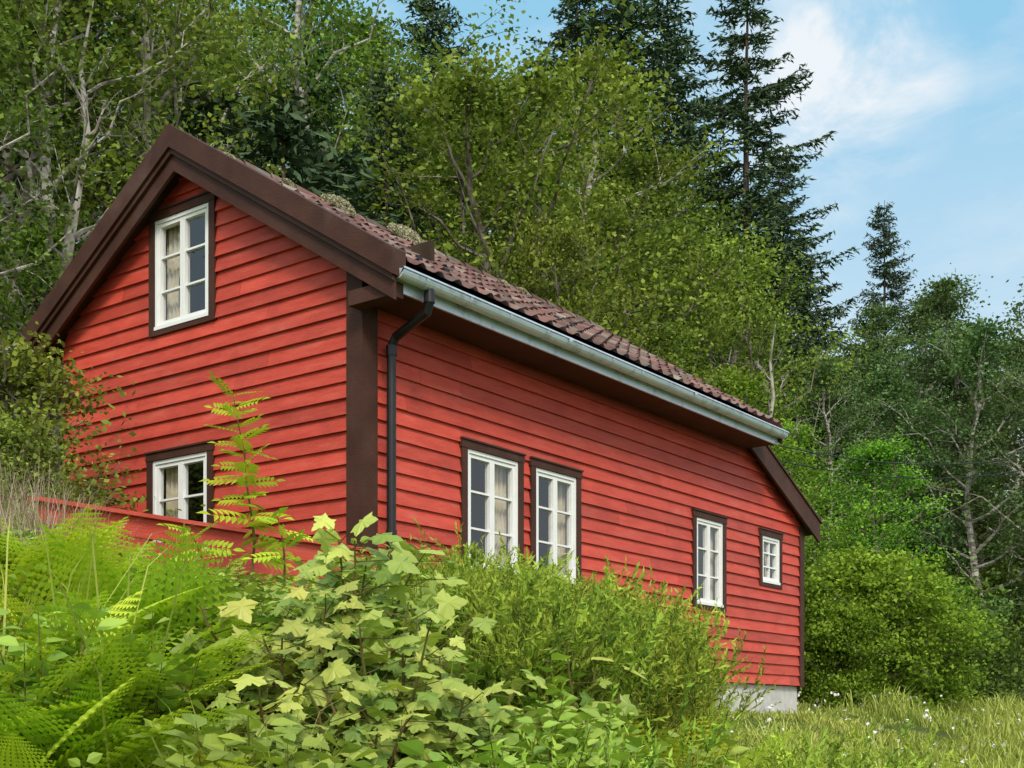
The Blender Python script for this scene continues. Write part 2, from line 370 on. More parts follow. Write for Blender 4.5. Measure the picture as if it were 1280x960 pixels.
# ---------------------------------------------------------------- tree prototypes
def rdir(r,n,up=0.):
    v=r.normal(size=(n,3));v[:,2]+=up;return unit(v)
def decid(name,seed,H,cb,cr,nl,per,ls,mats,multi=1,leaf=True,bare_len=1.,spread=.28,el=(.5,1.1),r0=None,nsub=5):
    r=rs(seed);mb=MB();C=[];CT=[]
    for st in range(multi):
        n=12;t=np.linspace(0,1,n);an=r.rand()*6.28;le=r.uniform(.02,.07)*H*(2.2 if multi>1 else 1)
        wx=np.cumsum(r.normal(0,.012*H,n));wy=np.cumsum(r.normal(0,.012*H,n));wx-=wx[0];wy-=wy[0]
        P=np.stack([wx+math.cos(an)*le*t,wy+math.sin(an)*le*t,t*H*r.uniform(.9,1)],1);P[0,2]-=.4
        R=(r0 or H*.011)*(1-t)**.8+.012;V,F=tube(P,R,7);mb.add(V,F,0)
        for k in range(nl):
            tt=cb+(.97-cb)*(k+r.rand())/nl;p0=np.array([np.interp(tt,t,P[:,j]) for j in range(3)])
            q=(tt-cb)/(1-cb);prof=(math.sin(math.pi*min(1,.18+q*.86))**.7)
            ln=cr*prof*r.uniform(.6,1.15)*bare_len;az=k*2.4+r.uniform(-.5,.5);e=r.uniform(*el)*(.5+.6*q)
            d=np.array([math.cos(az)*math.cos(e),math.sin(az)*math.cos(e),math.sin(e)]);u=np.linspace(0,1,6)
            Q=p0+u[:,None]*d*ln;Q[:,2]+=.12*ln*u**2;Q[1:]+=r.normal(0,.03*ln,(5,3))
            V,F=tube(Q,np.interp(tt,t,R)*.5*(1-u)+.006,5);mb.add(V,F,0)
            lt=r.rand()
            for s in range(nsub):
                v=r.uniform(.3,1);q0=np.array([np.interp(v,u,Q[:,j]) for j in range(3)])
                d2=unit(d+r.normal(0,.65,3)+np.array([0,0,.1]));l2=ln*r.uniform(.25,.5);q1=q0+d2*l2
                V,F=tube([q0,(q0+q1)/2+r.normal(0,.04*l2,3),q1],[.012,.008,.004],3);mb.add(V,F,0)
                ct=.5*lt+.5*r.rand()
                for w in (.45,.8,1.05):
                    C.append(q0+(q1-q0)*w);CT.append(ct*.8+.2*r.rand())
                if not leaf:
                    for _ in range(3):
                        a_=q0+(q1-q0)*r.uniform(.3,1);V,F=tube([a_,a_+rdir(r,1,.3)[0]*l2*.5],[.008,.004],3);mb.add(V,F,0)
    if leaf:
        C=np.array(C);CT=np.array(CT)
        cn=np.maximum(2,(per*r.uniform(.3,1.7,len(C))).astype(int));idx=np.repeat(np.arange(len(C)),cn);n=len(idx)
        sp=spread*r.uniform(.6,1.3,len(C))[idx]
        P=C[idx]+r.normal(size=(n,3))*sp[:,None]*np.array([1,1,.5])
        nm=rdir(r,n,1.1);a=unit(np.cross(nm,rdir(r,n)))
        sz=ls*r.uniform(.6,1.35,n)
        V,F=rhombs(P,a,nm,sz,sz*.68)
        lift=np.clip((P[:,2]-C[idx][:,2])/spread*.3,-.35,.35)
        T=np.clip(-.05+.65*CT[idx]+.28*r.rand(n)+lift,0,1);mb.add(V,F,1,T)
    return mb.build(name,mats,'MESH')
def spruce(name,seed,H,br,mats,cb=.06,gap=.0,dens=1.,wh=.42):
    r=rs(seed);mb=MB();t=np.linspace(0,1,10)
    P=np.stack([np.cumsum(r.normal(0,.03,10)),np.cumsum(r.normal(0,.03,10)),t*H],1);P[0,2]-=.4
    V,F=tube(P,H*.0105*(1-t)+.015,8);mb.add(V,F,0)
    z=H*cb;PP=[];AX=[];TT=[]
    while z<H*.985:
        q=1-z/H
        for k in range(r.randint(5,8)):
            if r.rand()<gap:continue
            ln=br*(q**.66)*r.uniform(.5,1.2)+.18;az=r.rand()*6.28;u=np.linspace(0,1,7)
            e0=.35-.75*q+r.uniform(-.12,.12)
            hor=np.array([math.cos(az),math.sin(az),0]);p0=np.array([np.interp(z/H,t,P[:,0]),np.interp(z/H,t,P[:,1]),z])
            Q=p0+u[:,None]*hor*ln;Q[:,2]+=ln*(u*math.tan(e0)*.7-.22*u**1.5*q+.30*u**3*(q+.3))
            V,F=tube(Q,.028*(1-u)*(.3+q)+.005,4);mb.add(V,F,0)
            ns=max(6,int(ln*9*dens));ct=r.rand()
            side=np.array([-hor[1],hor[0],0])
            for s in range(ns):
                v=.10+.90*(s+r.rand())/ns;b=np.array([np.interp(v,u,Q[:,j]) for j in range(3)])
                sg=1 if s%2 else -1;tl=(.22+.5*ln*.42*(1-v))*r.uniform(.7,1.2)
                d=unit(side*sg+hor*.9+np.array([0,0,-.45*q-.15])+r.normal(0,.18,3))
                m=max(4,int(tl/.06));w=(np.arange(m)+.5)/m
                pp=b+d*w[:,None]*tl;pp[:,2]-=.3*tl*w**2
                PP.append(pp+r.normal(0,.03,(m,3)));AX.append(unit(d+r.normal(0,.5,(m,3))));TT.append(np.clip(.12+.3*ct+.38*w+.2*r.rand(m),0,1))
        z+=wh*r.uniform(.6,1.2)*(.55+.6*q)
    PP=np.concatenate(PP);AX=np.concatenate(AX);TT=np.concatenate(TT);n=len(PP)
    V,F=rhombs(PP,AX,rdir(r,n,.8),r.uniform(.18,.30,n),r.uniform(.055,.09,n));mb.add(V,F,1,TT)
    return mb.build(name,mats,'MESH')
T={}
T['birch1']=(decid('birch_a',11,13,.22,2.6,34,27,.092,[M['birchbark'],L['birch']]),13)
T['birch2']=(decid('birch_b',12,13,.30,2.4,30,26,.092,[M['birchbark'],L['willow']]),13)
T['birch3']=(decid('birch_c',13,12,.2,2.8,32,21,.11,[M['birchbark'],L['grey']]),12)
T['grey2']=(decid('aspen',14,14,.3,2.3,32,21,.12,[M['bark'],L['grey']]),14)
T['will1']=(decid('willow_a',15,11,.15,3.0,17,30,.092,[M['bark'],L['willow']],multi=3),11)
T['will2']=(decid('willow_b',16,11,.12,3.2,24,33,.092,[M['bark'],L['willow']],multi=2),11)
T['alder']=(decid('alder',17,9,.10,2.2,38,27,.09,[M['bark'],L['bright']]),9)
T['bare']=(decid('bare',18,12,.3,2.2,14,0,.1,[M['dead'],M['dead']],leaf=False,r0=.17,bare_len=.75),12)
T['sp1']=(spruce('spruce_a',21,21,4.4,[M['spbark'],L['spruce']],gap=.22,wh=.62,dens=1.35),21)
T['sp2']=(spruce('spruce_b',22,18,3.9,[M['spbark'],L['spruce']],gap=.10,wh=.52,dens=1.1),18)
T['sp3']=(spruce('spruce_c',23,10,2.6,[M['spbark'],L['spruce']],gap=.0,cb=.02,wh=.42),10)
NAMES={'birch1':'birch_tree','birch2':'birch_tree','birch3':'deciduous_tree','grey2':'aspen_tree','will1':'willow_tree','will2':'willow_tree','alder':'alder_tree','bare':'bare_tree','sp1':'spruce_tree','sp2':'spruce_tree','sp3':'young_spruce_tree'}
def tree(kind,r_,d,top,wid=1.,rz=None,parent=None,name=None,tilt=(0,0),xy=None):
    X,Y=xy if xy else W(r_,d);g=g1(X,Y);me,H=T[kind];s=(top-g)/H
    if rz is None: rz=(X*7.3+Y*3.1)%6.28
    return inst(name or NAMES[kind],me,(X,Y,g-.1),(s*wid,s*wid,s),rz,parent,tilt)
def tb(kind,b,d,e,wid=1.,**k): return tree(kind,b*d,d,EYE+e*d,wid,**k)
for a in [('sp1',.186,40,.60,1.1),('sp2',.085,46,.61,1.2),('sp2',.05,50,.60,1.1),('sp2',.122,48,.58,1.15),('sp1',.21,44,.45,1.05),('sp2',.165,44,.44,1.15),
          ('will2',-.005,25,.53,1.05),('will1',-.055,27,.50,1.),('birch1',.112,31,.49,1.3),('will1',.075,27,.44,1.),('will2',.05,22,.40,.85),('birch2',.03,30,.56,1.2),
          ('will1',.135,28,.37,.9),('alder',.175,28,.29,1.2),('birch2',.10,24,.34,1.2),('alder',.20,24,.24,1.1),('alder',.225,26,.25,1.),
          ('sp3',-.185,18.5,.49,1.3),('sp3',-.235,20,.50,1.2),('sp3',-.145,21,.46,1.2),('sp2',-.10,24,.52,.8),('sp2',-.06,36,.60,1.),
          ('birch1',-.375,19,.72,1.1),('birch2',-.29,20,.75,1.),('birch2',-.25,24,.70,1.),('birch1',-.17,26,.68,1.),('birch1',-.42,15,.60,1.1),('birch2',-.12,29,.66,1.1),('birch1',-.40,17,.7,1.1),
          ('sp2',.293,56,.41,.9),('sp3',.225,44,.37,1.),('grey2',.26,42,.335,1.2),('birch3',.285,38,.30,1.),('grey2',.31,46,.34,1.1),('birch3',.335,42,.345,1.1),('grey2',.36,40,.35,1.1),
          ('birch3',.385,34,.33,1.1),('grey2',.41,36,.36,1.1),('birch3',.44,33,.34,1.),('birch3',.235,34,.30,1.),('grey2',.40,48,.34,1.2),
          ('alder',.285,27,.235,1.1),('bare',.205,26,.33,1.),('bare',-.333,16.5,.60,1.0),('bare',-.28,19,.66,.9)]:
    tb(a[0],a[1],a[2],a[3],a[4])
forest=empty('distant_forest');r=rs(77)
eb=[-.6,.04,.08,.14,.18,.205,.24,.3,.36,.42,.6];ev=[.78,.68,.53,.44,.36,.32,.31,.31,.325,.31,.32]
for X in np.arange(-22,75,4.1):
    for Y in np.arange(4,46,4.1):
        x=X+r.uniform(-1.6,1.6);y=Y+r.uniform(-1.6,1.6);q=hY(x,y);b,d=BD(x,y);u=r.rand();u2=r.rand();u3=r.rand()
        if q<2.0 or d<15 or d>(42 if b<.05 else 66) or abs(b)>.50 or (x<13 and y<6.5 and x>-3):continue
        if -.27<b<-.10 and d<24: continue
        g=g1(x,y);lim=EYE+np.interp(b,eb,ev)*d*(.8+.2*u2)
        Hh=9+6*u3
        if b>.2:
            kind='grey2' if u<.35 else 'birch3' if u<.68 else 'sp2' if u<.84 else 'birch1'
        else:
            kind='birch1' if u<.22 else 'birch2' if u<.38 else 'will1' if u<.50 else 'will2' if u<.60 else 'birch3' if u<.70 else 'sp2'
        top=min(g+Hh,lim)
        if top-g<3.5:continue
        tree(kind,0,0,top,1.25,parent=forest,name='forest_tree',xy=(x,y),rz=r.rand()*6.28)
T['bush']=(decid('bush_a',31,2.8,.04,1.25,26,30,.075,[M['bark'],L['bright']],multi=3,spread=.17,el=(.2,.9)),2.8)
T['bush2']=(decid('bush_b',32,2.2,.04,1.3,14,18,.09,[M['bark'],L['birch']],multi=3,spread=.22,el=(.2,.9),nsub=4),2.2)
T['bush3']=(decid('bush_c',33,3.,.1,1.1,22,14,.065,[M['bark'],L['willow']],multi=2,spread=.2,el=(.2,.9)),3.)
NAMES.update(bush='round_green_bush',bush2='shrub',bush3='wild_shrub')
tb('bush',.283,23,.135,1.0);tb('bush',.312,24,.11,1.,);tb('bush',.262,22.5,.10,.9)
tb('bush3',-.385,12.2,.30,1.,name='wild_shrub');tb('bush3',-.41,11,.25,1.);tb('bush3',-.425,9.3,.215,1.);tb('alder',-.38,16.5,.42,.7,name='young_alder_tree')
und=empty('hillside_undergrowth')
for k in range(260):
    d=r.uniform(15,50);b=r.uniform(-.45,.45);x,y=W(b*d,d);q=hY(x,y);u=r.rand();s=r.uniform(.7,1.5);z_=r.rand()*6.28
    if q<-.6 or (x<11.5 and y<6.2 and x>-2) or (b<.05 and d>32):continue
    if b>.24 and d<26: continue
    me,H=T['bush2' if u<.7 else 'bush' if u<.8 else 'bush3'];inst('undergrowth_bush',me,(x,y,g1(x,y)-.15),s,z_,und)

# ---------------------------------------------------------------- near plants
OV=np.array([(0,0,0),(.22,.28,.05),(.24,.55,.05),(0,1,-.12),(-.24,.55,.05),(-.22,.28,.05),(0,.4,-.03)]);OF=np.array([(0,1,6),(1,2,6),(2,3,6),(3,4,6),(4,5,6),(5,0,6)])
Rr=[(.12,-.05),(.34,-.16),(.33,.0),(.44,.05),(.64,.30),(.47,.34),(.42,.44),(.22,.46),(.27,.64),(.17,.70),(.13,.84)]
ol=[(0,0)]+Rr+[(0,1.)]+[(-x,y) for x,y in Rr[::-1]];mv=[(x,y,-.22*abs(x)-.12*y*y+.05*math.sin(9*x+5*y)) for x,y in ol]+[(0,.3,.02)]
MV=np.array(mv);nO=len(ol);MF=np.array([(i,(i+1)%nO,nO) for i in range(nO)])
def pinnate(n,ll,wid=.9):
    V=[];F=[];o=0
    for k in range(n):
        y=.12+.78*k/n;s=ll*(1-.35*abs(k/n-.45))
        for sg in (1,-1):
            c,s_2=math.cos(-sg*1.1),math.sin(-sg*1.1);v=OV*np.array([wid,1,1])*s
            V.append(np.stack([v[:,0]*c-v[:,1]*s_2,v[:,0]*s_2+v[:,1]*c+y,v[:,2]-.12*y*y],1));F.append(OF+o);o+=7
    v=OV*np.array([wid,1,1])*ll;V.append(v+np.array([0,.9,-.1]));F.append(OF+o);o+=7
    V.append(np.array([(-.006,0,0),(.006,0,0),(.004,.95,-.11),(-.004,.95,-.11)]));F.append(np.array([(0,1,2),(0,2,3)])+o)
    return np.concatenate(V),np.concatenate(F)
RV,RF=pinnate(6,.34,.75)
def frond():
    V=[];F=[];o=0;n=18
    for k in range(n):
        y=.12+.86*k/n;ln=.27*math.sin(math.pi*min(1,.16+.84*(k/n))**.9)*(1 if k<n-1 else .6)+.01
        for sg in (1,-1):
            m=7
            for j in range(m):
                f=j/m;p=np.array([sg*ln*f,y+ln*f*.35]);pl=.026*(1-f**1.4)*(.4+ln*2.6)+.003;w=ln/m
                for s2 in (1,-1):
                    a=p;b=p+np.array([sg*w*1.05,w*.35]);c=p+np.array([sg*w*.95,s2*pl*1.6+w*.2])
                    V.append([(a[0],a[1],0),(b[0],b[1],0),(c[0],c[1],-.006)]);F.append([o,o+1,o+2]);o+=3
    V=np.array(V).reshape(-1,3);V[:,2]+=-.35*(V[:,1])**2-.25*np.abs(V[:,0])
    V=np.concatenate([V,[(-.006,0,0),(.006,0,0),(.003,.97,-.33),(-.003,.97,-.33),(-.005,.5,-.085),(.005,.5,-.085)]])
    F+= [[o,o+1,o+5],[o,o+5,o+4],[o+4,o+5,o+2],[o+4,o+2,o+3]]
    return V,np.array(F)
FV,FF=frond()
def fern(seed):
    r=rs(seed);mb=MB();n=r.randint(8,11);az=np.arange(n)*6.28/n+r.uniform(-.3,.3,n);e=r.uniform(.65,1.2,n)
    a=np.stack([np.cos(az)*np.cos(e),np.sin(az)*np.cos(e),np.sin(e)],1);nm=np.stack([-np.cos(az)*np.sin(e),-np.sin(az)*np.sin(e),np.cos(e)],1)
    nm=unit(nm+r.normal(0,.2,(n,3)))
    V,F=scat(FV,FF,r.normal(0,.03,(n,3))*[1,1,0],a,nm,r.uniform(.65,1.05,n));k=len(FF)
    mb.add(V,F,0,np.clip(np.repeat(r.uniform(.1,1,n),k)+r.normal(0,.08,n*k),0,1));return mb.build('fern_%d'%seed,[L['fern']],'MESH')
def herb(seed,H=.8,ns=12,ls=.075,mat='herb'):
    r=rs(seed);mb=MB();PP=[];A=[]
    for k in range(ns):
        az=r.rand()*6.28;ln=H*r.uniform(.6,1.05);out=r.uniform(.05,.5)*H;t=np.linspace(0,1,6)
        Q=np.stack([.06*r.normal()+math.cos(az)*out*t**1.4,.06*r.normal()+math.sin(az)*out*t**1.4,ln*t*(1-.12*t)],1)
        V,F=tube(Q,.005*(1-t)+.0015,4);mb.add(V,F,0)
        m=int(ln*38)
        v=.15+.85*np.arange(m)/m;p=np.stack([np.interp(v,t,Q[:,j]) for j in range(3)],1);aa=np.arange(m)*2.4+az
        PP.append(p);A.append(np.stack([np.cos(aa),np.sin(aa),.15+.4*r.rand(m)],1))
    P=np.concatenate(PP);A=unit(np.concatenate(A));n=len(P)
    V,F=scat(OV*np.array([1.35,1,1]),OF,P+A*.02,A,unit(np.array([-.25,-.25,1.])+r.normal(0,.35,(n,3))),ls*r.uniform(.6,1.3,n))
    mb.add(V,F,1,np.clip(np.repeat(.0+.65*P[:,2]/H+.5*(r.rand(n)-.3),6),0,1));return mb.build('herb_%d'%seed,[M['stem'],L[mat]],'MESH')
def broom(seed,H=1.):
    r=rs(seed);mb=MB();PP=[];A=[];TT=[]
    for k in range(60):
        az=r.rand()*6.28;ln=H*r.uniform(.5,1.05);out=abs(r.normal(0,.35))*H;t=np.linspace(0,1,6);b0=r.normal(0,.12,2)*H
        Q=np.stack([b0[0]+math.cos(az)*out*t**1.2,b0[1]+math.sin(az)*out*t**1.2,ln*t],1)
        V,F=tube(Q,.004*(1-t)+.001,3);mb.add(V,F,0);kt=r.uniform(-.25,.2)
        for s in range(8):
            v=r.uniform(.25,1);q=np.array([np.interp(v,t,Q[:,j]) for j in range(3)]);d=unit(np.array([math.cos(az)*.5,math.sin(az)*.5,1.0])+r.normal(0,.5,3));l2=.22*H*r.uniform(.6,1.2)
            m=13;w=np.arange(m)/m;PP.append(q+d*w[:,None]*l2);A.append(unit(d+r.normal(0,.6,(m,3))));TT.append(kt+.5*w+.45*v*r.rand()+.1*r.rand(m))
    P=np.concatenate(PP);A=np.concatenate(A);n=len(P)
    V,F=rhombs(P+A*.012,A,rdir(r,n),r.uniform(.035,.06,n),r.uniform(.010,.017,n));mb.add(V,F,1,np.clip(np.concatenate(TT),0,1))
    return mb.build('broom_%d'%seed,[M['stem'],L['broom']],'MESH')
def blades(P,hgt,wid,r,lean=.35,curl=.4):
    n=len(P);az=r.rand(n)*6.28;d=np.stack([np.cos(az),np.sin(az),0*az],1);s=np.stack([-d[:,1],d[:,0],0*az],1)
    l=(r.uniform(.2,1,n)*lean)[:,None];c=(r.uniform(0,1,n)*curl)[:,None];h_=hgt[:,None];w=np.asarray(wid)[:,None] if np.ndim(wid) else wid
    up=np.array([0,0,1.])
    p1=P+d*l*h_*.35+up*h_*.5;p2=P+d*(l*.8+c*.35)*h_+up*h_*.85;p3=P+d*(l+c)*h_*1.1+up*h_*(1-.3*c)
    V=np.stack([P-s*w,P+s*w,p1+s*w*.8,p1-s*w*.8,p2+s*w*.5,p2-s*w*.5,p3],1).reshape(-1,3);o=(np.arange(n)*7)[:,None]
    Q=np.concatenate([o+[0,1,2,3],o+[3,2,4,5]]);Tt=o+[5,4,6]
    return V,Q,Tt
def addbl(mb,P,hgt,wid,r,m,T_,**k):
    V,Q,Tt=blades(P,hgt,wid,r,**k)
    mb.add(V,Q,m,np.concatenate([T_,T_]));mb.add(V,Tt,m,T_)
def tuft(seed,mat,H,n=90,wid=.004,rad=.12):
    r=rs(seed);mb=MB();P=np.stack([r.normal(0,rad,n),r.normal(0,rad,n),np.zeros(n)-.03],1)
    addbl(mb,P,H*r.uniform(.5,1.1,n),wid,r,0,np.clip(r.normal(.5,.25,n),0,1));return mb.build('tuft_%d'%seed,[L[mat]],'MESH')
FE=[fern(k) for k in (1,2,3)];HE=[herb(4,.8,11,.09),herb(5,.8,11,.11),herb(6,.85,14,.07)];BR=[broom(7),broom(8)];TU=[tuft(9,'grass',.75,60,.005),tuft(10,'grass',.6,60,.005),tuft(12,'grass',.9,45,.005)]
bank=empty('bank_undergrowth');r=rs(5)
pb=[-.5,-.40,-.35,-.33,-.25,-.2,-.15,-.1,-.05,0,.06,.10,.13,.15,.165,.18,.6];pe=[.19,.175,.160,.135,.122,.116,.118,.145,.138,.116,.104,.09,.078,.058,.025,-.01,-.01]
mfb=[-.5,-.24,-.22,-.02,.0,.5];mfe=[.2,.2,.0,.0,.2,.2]
def plant(me,H,x,y,s,name,par,lim=True):
    b,d=BD(x,y);g=g1(x,y);top=g+H*s
    if lim:
        e=min(np.interp(b,pb,pe),np.interp(b+.35*s/d,pb,pe)+.02)*(.82+.28*r.rand())
        if d<5.6: e=min(e,np.interp(b,mfb,mfe))
        mx_=EYE+e*d
        if top>mx_: s=(mx_-g)/H
        if s<.28: return
    return inst(name,me,(x,y,g-.03),s,r.rand()*6.28,par,(r.normal(0,.08),r.normal(0,.08)))
for k in range(900):
    d=math.sqrt(r.uniform(3.9**2,12.3**2));b=r.uniform(-.44,.44);x,y=W(b*d,d);u=r.rand();v=r.rand()
    if (x>-.35 and y>-.45) : continue
    if b>.15 and d>7.2: continue
    if y>-.6 and x>-3.6 and y<-.2: continue
    s=r.uniform(.75,1.2);i3=int(v*2.999)
    if b<-.26 and d<7: kind='f' if u<.45 else 't' if u<.6 else 'h'
    elif b>.07 and d<7.5: kind='f' if u<.4 else 'b' if u<.55 else 't' if u<.8 else 'h'
    elif b>-.06 and d>=6: kind='b' if u<.42 else 't' if u<.52 else 'h'
    else: kind='h' if u<.76 else 't' if u<.92 else 'b'
    if kind=='f': plant(FE[i3],.7,x,y,s*.8,'fern_plant',bank)
    elif kind=='t': plant(TU[i3],.8,x,y,s,'grass_tuft',bank)
    elif kind=='h': plant(HE[i3],.82,x,y,s*.95,'leafy_herb',bank)
    else: plant(BR[int(v*1.999)],1.05,x,y,s*.95,'broom_sprig',bank)
for (b,d,s) in ((-.40,5.0,.95),(-.36,5.4,.9),(-.33,4.9,.85),(-.38,6.0,.95),(-.30,5.2,.75),(-.265,4.8,.62),(-.35,4.5,.75),(-.42,4.6,.9),(-.39,4.3,.7),(-.31,4.4,.6),(.13,5.2,.75),(.18,5.4,.7),(.23,5.6,.65),(.09,4.9,.7),(.27,5.2,.6),(.15,4.7,.6),(.05,5.4,.6),(.21,6.2,.7),(.25,6.4,.6)):
    x,y=W(b*d,d);inst('fern',FE[int(d*10)%3],(x,y,g1(x,y)-.03),s,d*3+b*9,None)
for (b,d,s) in ((.02,7.4,1.05),(.07,7.8,1.),(.12,8.4,1.),(.14,8.0,.9),(.10,7.0,.85),(-.03,8.6,1.1),(.03,9.2,1.)):
    x,y=W(b*d,d);plant(BR[int(d*10)%2],1.05,x,y,s*1.1,'broom_shrub',None)
def maple(name,x,y,H,rad,n,ls,seed,ns=9):
    r=rs(seed);mb=MB();PP=[];AA=[];g=g1(x,y)
    for k in range(ns):
        az=k*2.4+r.uniform(-.4,.4);t=np.linspace(0,1,7);hh=H*r.uniform(.55,1.);out=rad*r.uniform(.15,1.)
        Q=np.stack([math.cos(az)*out*t**1.3,math.sin(az)*out*t**1.3,hh*t],1)+r.normal(0,.01,(7,3));Q[0]=0
        V,F=tube(Q,.011*(1-t)+.004,6);mb.add(V,F,0)
        m=n//ns
        v=.15+.85*(np.arange(m)/m)**.8;p=np.stack([np.interp(v,t,Q[:,j]) for j in range(3)],1)
        aa=r.rand(m)*6.28;dd=unit(np.stack([np.cos(aa),np.sin(aa),r.uniform(-.1,.7,m)],1));pl=r.uniform(.05,.20,m)
        for q in range(m):
            V,F=tube([p[q],p[q]+dd[q]*pl[q]],[.0028,.002],3);mb.add(V,F,0)
        PP.append(p+dd*pl[:,None]);AA.append(unit(dd*[1,1,.2]+np.array([0,0,-.35])+r.normal(0,.25,(m,3))))
    P=np.concatenate(PP);A=np.concatenate(AA);n=len(P)
    nm=unit(np.array([-.45,-.35,.75])+r.normal(0,.3,(n,3)))
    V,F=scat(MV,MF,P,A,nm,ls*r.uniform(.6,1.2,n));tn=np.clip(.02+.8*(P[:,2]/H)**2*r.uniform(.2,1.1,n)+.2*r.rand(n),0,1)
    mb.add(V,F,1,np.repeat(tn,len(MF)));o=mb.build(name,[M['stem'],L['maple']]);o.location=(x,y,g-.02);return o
for b,d,H,rad,n,ls,sd in ((-.125,5.6,1.12,.45,280,.115,1),(-.175,5.3,.9,.42,230,.105,2),(-.07,5.2,.85,.42,230,.11,3),(-.12,4.9,.72,.42,200,.105,4),(.055,6.2,.95,.3,90,.11,5),(-.19,4.8,.6,.4,140,.10,6),(-.05,4.7,.6,.4,140,.10,7),(-.10,5.2,.95,.4,200,.11,8)):
    x,y=W(b*d,d);maple('maple_sapling',x,y,H,rad,n,ls,sd)
def rowan(name,x,y,H,n,ls,seed,lean=.15):
    r=rs(seed);mb=MB();t=np.linspace(0,1,9);az=r.rand()*6.28
    Q=np.stack([math.cos(az)*lean*t**2,math.sin(az)*lean*t**2,H*t],1)+r.normal(0,.008,(9,3));Q[0]=0
    V,F=tube(Q,.011*(1-t)+.003,6);mb.add(V,F,0)
    v=.3+.7*np.arange(n)/(n-1);p=np.stack([np.interp(v,t,Q[:,j]) for j in range(3)],1);a=np.arange(n)*2.4+r.normal(0,.4,n)
    A=unit(np.stack([np.cos(a),np.sin(a),.0+.6*(v-.5)+r.normal(0,.2,n)],1));nm=unit(np.stack([-np.cos(a)*.4-.4,-np.sin(a)*.4-.4,.8+0*a],1)+r.normal(0,.3,(n,3)))
    V,F=scat(RV,RF,p,A,nm,ls*r.uniform(.6,1.15,n)*(1.1-.3*v));mb.add(V,F,1,np.clip(np.repeat(r.uniform(.2,1,n),len(RF)),0,1))
    o=mb.build(name,[M['stem'],L['rowan']]);o.location=(x,y,g1(x,y)-.02);return o
x,y=W(-.202*8.8,8.8);rowan('rowan_sapling',x,y,EYE+.255*8.8-g1(x,y),40,.32,1)
x,y=W(-.235*8.0,8.0);rowan('rowan_sapling',x,y,EYE+.15*8.0-g1(x,y),18,.26,2)
x,y=W(-.175*7.6,7.6);rowan('rowan_sapling',x,y,EYE+.16*7.6-g1(x,y),16,.24,3)
mb=MB();r=rs(6);P=[];Hh=[]
for k in range(1700):
    d=r.uniform(6.2,9.5);b=r.uniform(-.48,-.31)+.02*r.normal();x,y=W(b*d,d);h_=r.uniform(.4,1.1)
    if x>-.2:continue
    g=g1(x,y);cap=EYE+np.interp(b,[-.5,-.37,-.34,-.3],[.225,.205,.175,.14])*d*r.uniform(.75,1.1)-g
    P.append((x,y,g));Hh.append(max(.1,min(h_,cap)))
P=np.array(P);n=len(P);addbl(mb,P,np.array(Hh),.003,r,0,np.clip(r.normal(.4,.3,n),0,1),lean=.35,curl=.3)
mb.build('dry_grass',[L['dry']])
mb=MB();r=rs(7);n=110000;d=r.uniform(5.5,34,n);b=r.uniform(.0,.5,n);X=CX+.8028*d+.5962*b*d;Y=CY+.5962*d-.8028*b*d
k=~((X>-.2)&(X<9.6)&(Y>-.05)&(Y<4.6))&(hY(X,Y)<4)&(Y<7);X,Y,d=X[k],Y[k],d[k];n=len(X)
patch=np.clip(.5+.5*np.sin(X*1.1+np.sin(Y*1.7)*1.3)*np.sin(Y*1.3+X*.4)+.35*np.sin(X*3.7+Y*2)*np.sin(Y*4.3-X),0,1.2)
near=1-.7*np.clip(1.4*np.exp(-((Y+.8)/1.6)**2),0,1)*(X>1)*(X<11)
P=np.stack([X,Y,gh(X,Y)-.02],1)
addbl(mb,P,(.08+.36*patch**1.5)*near*r.uniform(.4,1.4,n),.003+.0004*d,r,0,np.clip(.1+.6*patch+r.normal(0,.28,n),0,1),lean=.55,curl=.6)
mb.build('meadow_grass',[L['grass']])
mb=MB();q=rs(9).choice(n,380);P=np.stack([X[q],Y[q],gh(X[q],Y[q])+rs(9).uniform(.15,.4,380)],1);rr=rs(10)
for _ in range(3):
    V,F=rhombs(P+rr.normal(0,.015,P.shape),rdir(rr,380),rdir(rr,380,2),.05,.045);mb.add(V,F)
mb.build('white_meadow_flowers',[L['flower']])
pole=W(13.6,27);pz=g1(*pole);mb=MB();V,F=tube([(pole[0],pole[1],pz-.5),(pole[0],pole[1],pz+7.2)],[.14,.1],12);mb.add(V,F)
bx(mb,pole[0]-.5,pole[0]+.5,pole[1]-.05,pole[1]+.05,pz+6.7,pz+6.8);mb.build('utility_pole',[M['bark']])
for k,o_ in enumerate((0,.25)):
    A_=np.array([7.5,2.3,6.5-o_]);B_=np.array([pole[0],pole[1],pz+6.85-o_]);t=np.linspace(0,1,24)[:,None];P=A_+(B_-A_)*t;P[:,2]-=(1.1*4*t*(1-t))[:,0]
    mb=MB();V,F=tube(P,[.009]*24,4);mb.add(V,F);mb.build('power_line',[M['black']])

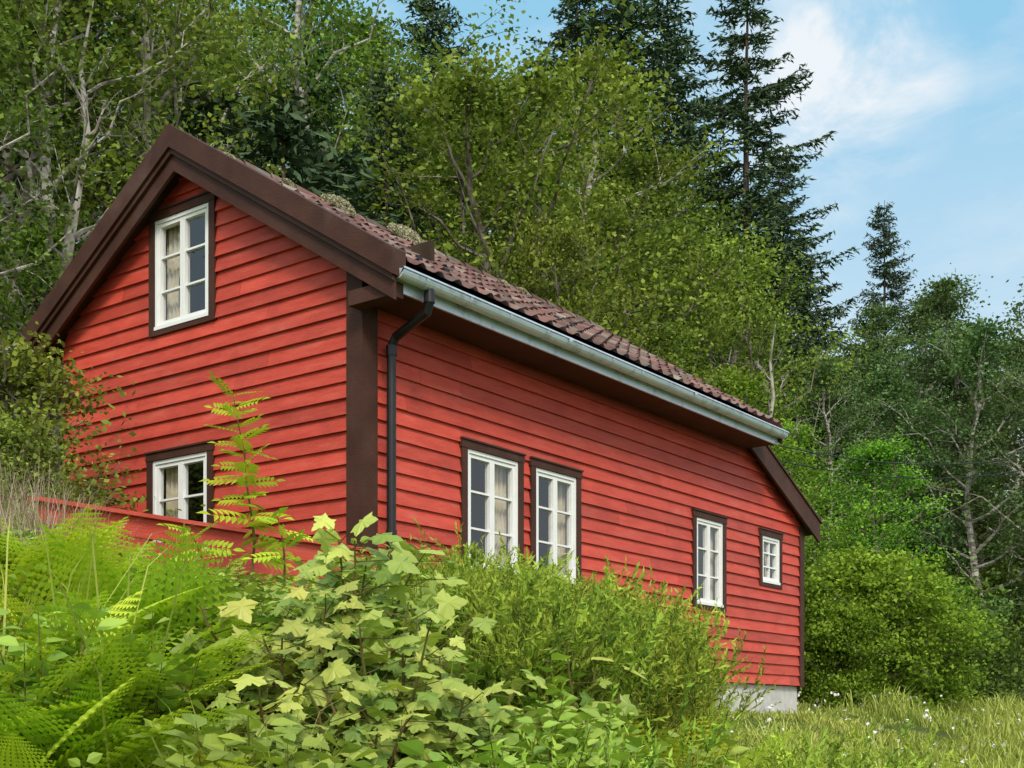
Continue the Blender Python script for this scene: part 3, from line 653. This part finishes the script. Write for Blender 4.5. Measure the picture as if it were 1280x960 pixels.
# ---------------------------------------------------------------- light
sunv=Vector((-.70,-.72,.85)).normalized();el=math.asin(sunv.z);az=math.atan2(sunv.x,sunv.y)
ld=bpy.data.lights.new('sun','SUN');ld.energy=2.6;ld.angle=math.radians(14);ld.color=(1,.95,.87)
so=bpy.data.objects.new('sun',ld);bpy.context.collection.objects.link(so);so.rotation_euler=(-sunv).to_track_quat('-Z','Y').to_euler()
w=bpy.data.worlds.new('World');bpy.context.scene.world=w;w.use_nodes=True;nt=w.node_tree
for n_ in list(nt.nodes):nt.nodes.remove(n_)
out=nt.nodes.new('ShaderNodeOutputWorld');bg=nt.nodes.new('ShaderNodeBackground');sky=nt.nodes.new('ShaderNodeTexSky')
sky.sky_type='NISHITA';sky.sun_disc=False;sky.sun_elevation=el;sky.sun_rotation=az;sky.air_density=1.;sky.dust_density=1.2;sky.ozone_density=1.5
tc=nt.nodes.new('ShaderNodeTexCoord')
nr=nt.nodes.new('ShaderNodeVectorMath');nr.operation='NORMALIZE';nt.links.new(tc.outputs['Generated'],nr.inputs[0])
mp=nt.nodes.new('ShaderNodeMapping');mp.inputs['Scale'].default_value=(1,1,1.6);mp.inputs['Location'].default_value=(.3,.1,.2);nt.links.new(nr.outputs[0],mp.inputs[0])
ns=nt.nodes.new('ShaderNodeTexNoise');ns.inputs['Scale'].default_value=7.;ns.inputs['Detail'].default_value=7;ns.inputs['Roughness'].default_value=.6;ns.inputs['Distortion'].default_value=.4
nt.links.new(mp.outputs[0],ns.inputs['Vector'])
def dotd(v,a,b):
    dp=nt.nodes.new('ShaderNodeVectorMath');dp.operation='DOT_PRODUCT';dp.inputs[1].default_value=Vector(v).normalized()
    nt.links.new(nr.outputs[0],dp.inputs[0]);return ramp(nt,dp.outputs['Value'],a,b)
f1=ramp(nt,ns.outputs['Fac'],.50,.85)
f1b=ramp(nt,ns.outputs['Fac'],.42,.64)
f=mth(nt,'ADD',mth(nt,'MULTIPLY',f1,.6),mth(nt,'MULTIPLY',dotd((.949,.390,.49),.9958,.9997),f1b),True)
sx=nt.nodes.new('ShaderNodeSeparateXYZ');nt.links.new(nr.outputs[0],sx.inputs[0])
grad=mixc(nt,ramp(nt,sx.outputs[2],.16,.46),(5.0,5.8,6.3),(2.1,4.3,5.9))
base=mixc(nt,.90,sky.outputs[0],grad)
col=mixc(nt,mth(nt,'MULTIPLY',f,.9),base,(6.1,6.3,6.5))
# unseen bright veil added around the sun to soften the wall shadows
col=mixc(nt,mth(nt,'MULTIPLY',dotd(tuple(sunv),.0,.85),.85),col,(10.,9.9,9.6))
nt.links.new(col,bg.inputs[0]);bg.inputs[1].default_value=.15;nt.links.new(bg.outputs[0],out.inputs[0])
# ---------------------------------------------------------------- camera
cam=bpy.data.cameras.new('camera');co=bpy.data.objects.new('camera',cam);bpy.context.collection.objects.link(co)
co.location=(CX,CY,EYE);co.rotation_euler=(math.pi/2,0,-math.atan2(.8028,.5962));cam.lens=44.69;cam.sensor_width=36;cam.shift_y=.328;cam.clip_end=3000
sc=bpy.context.scene;sc.camera=co
sc.view_settings.view_transform='Standard';sc.view_settings.look='None';sc.view_settings.exposure=0
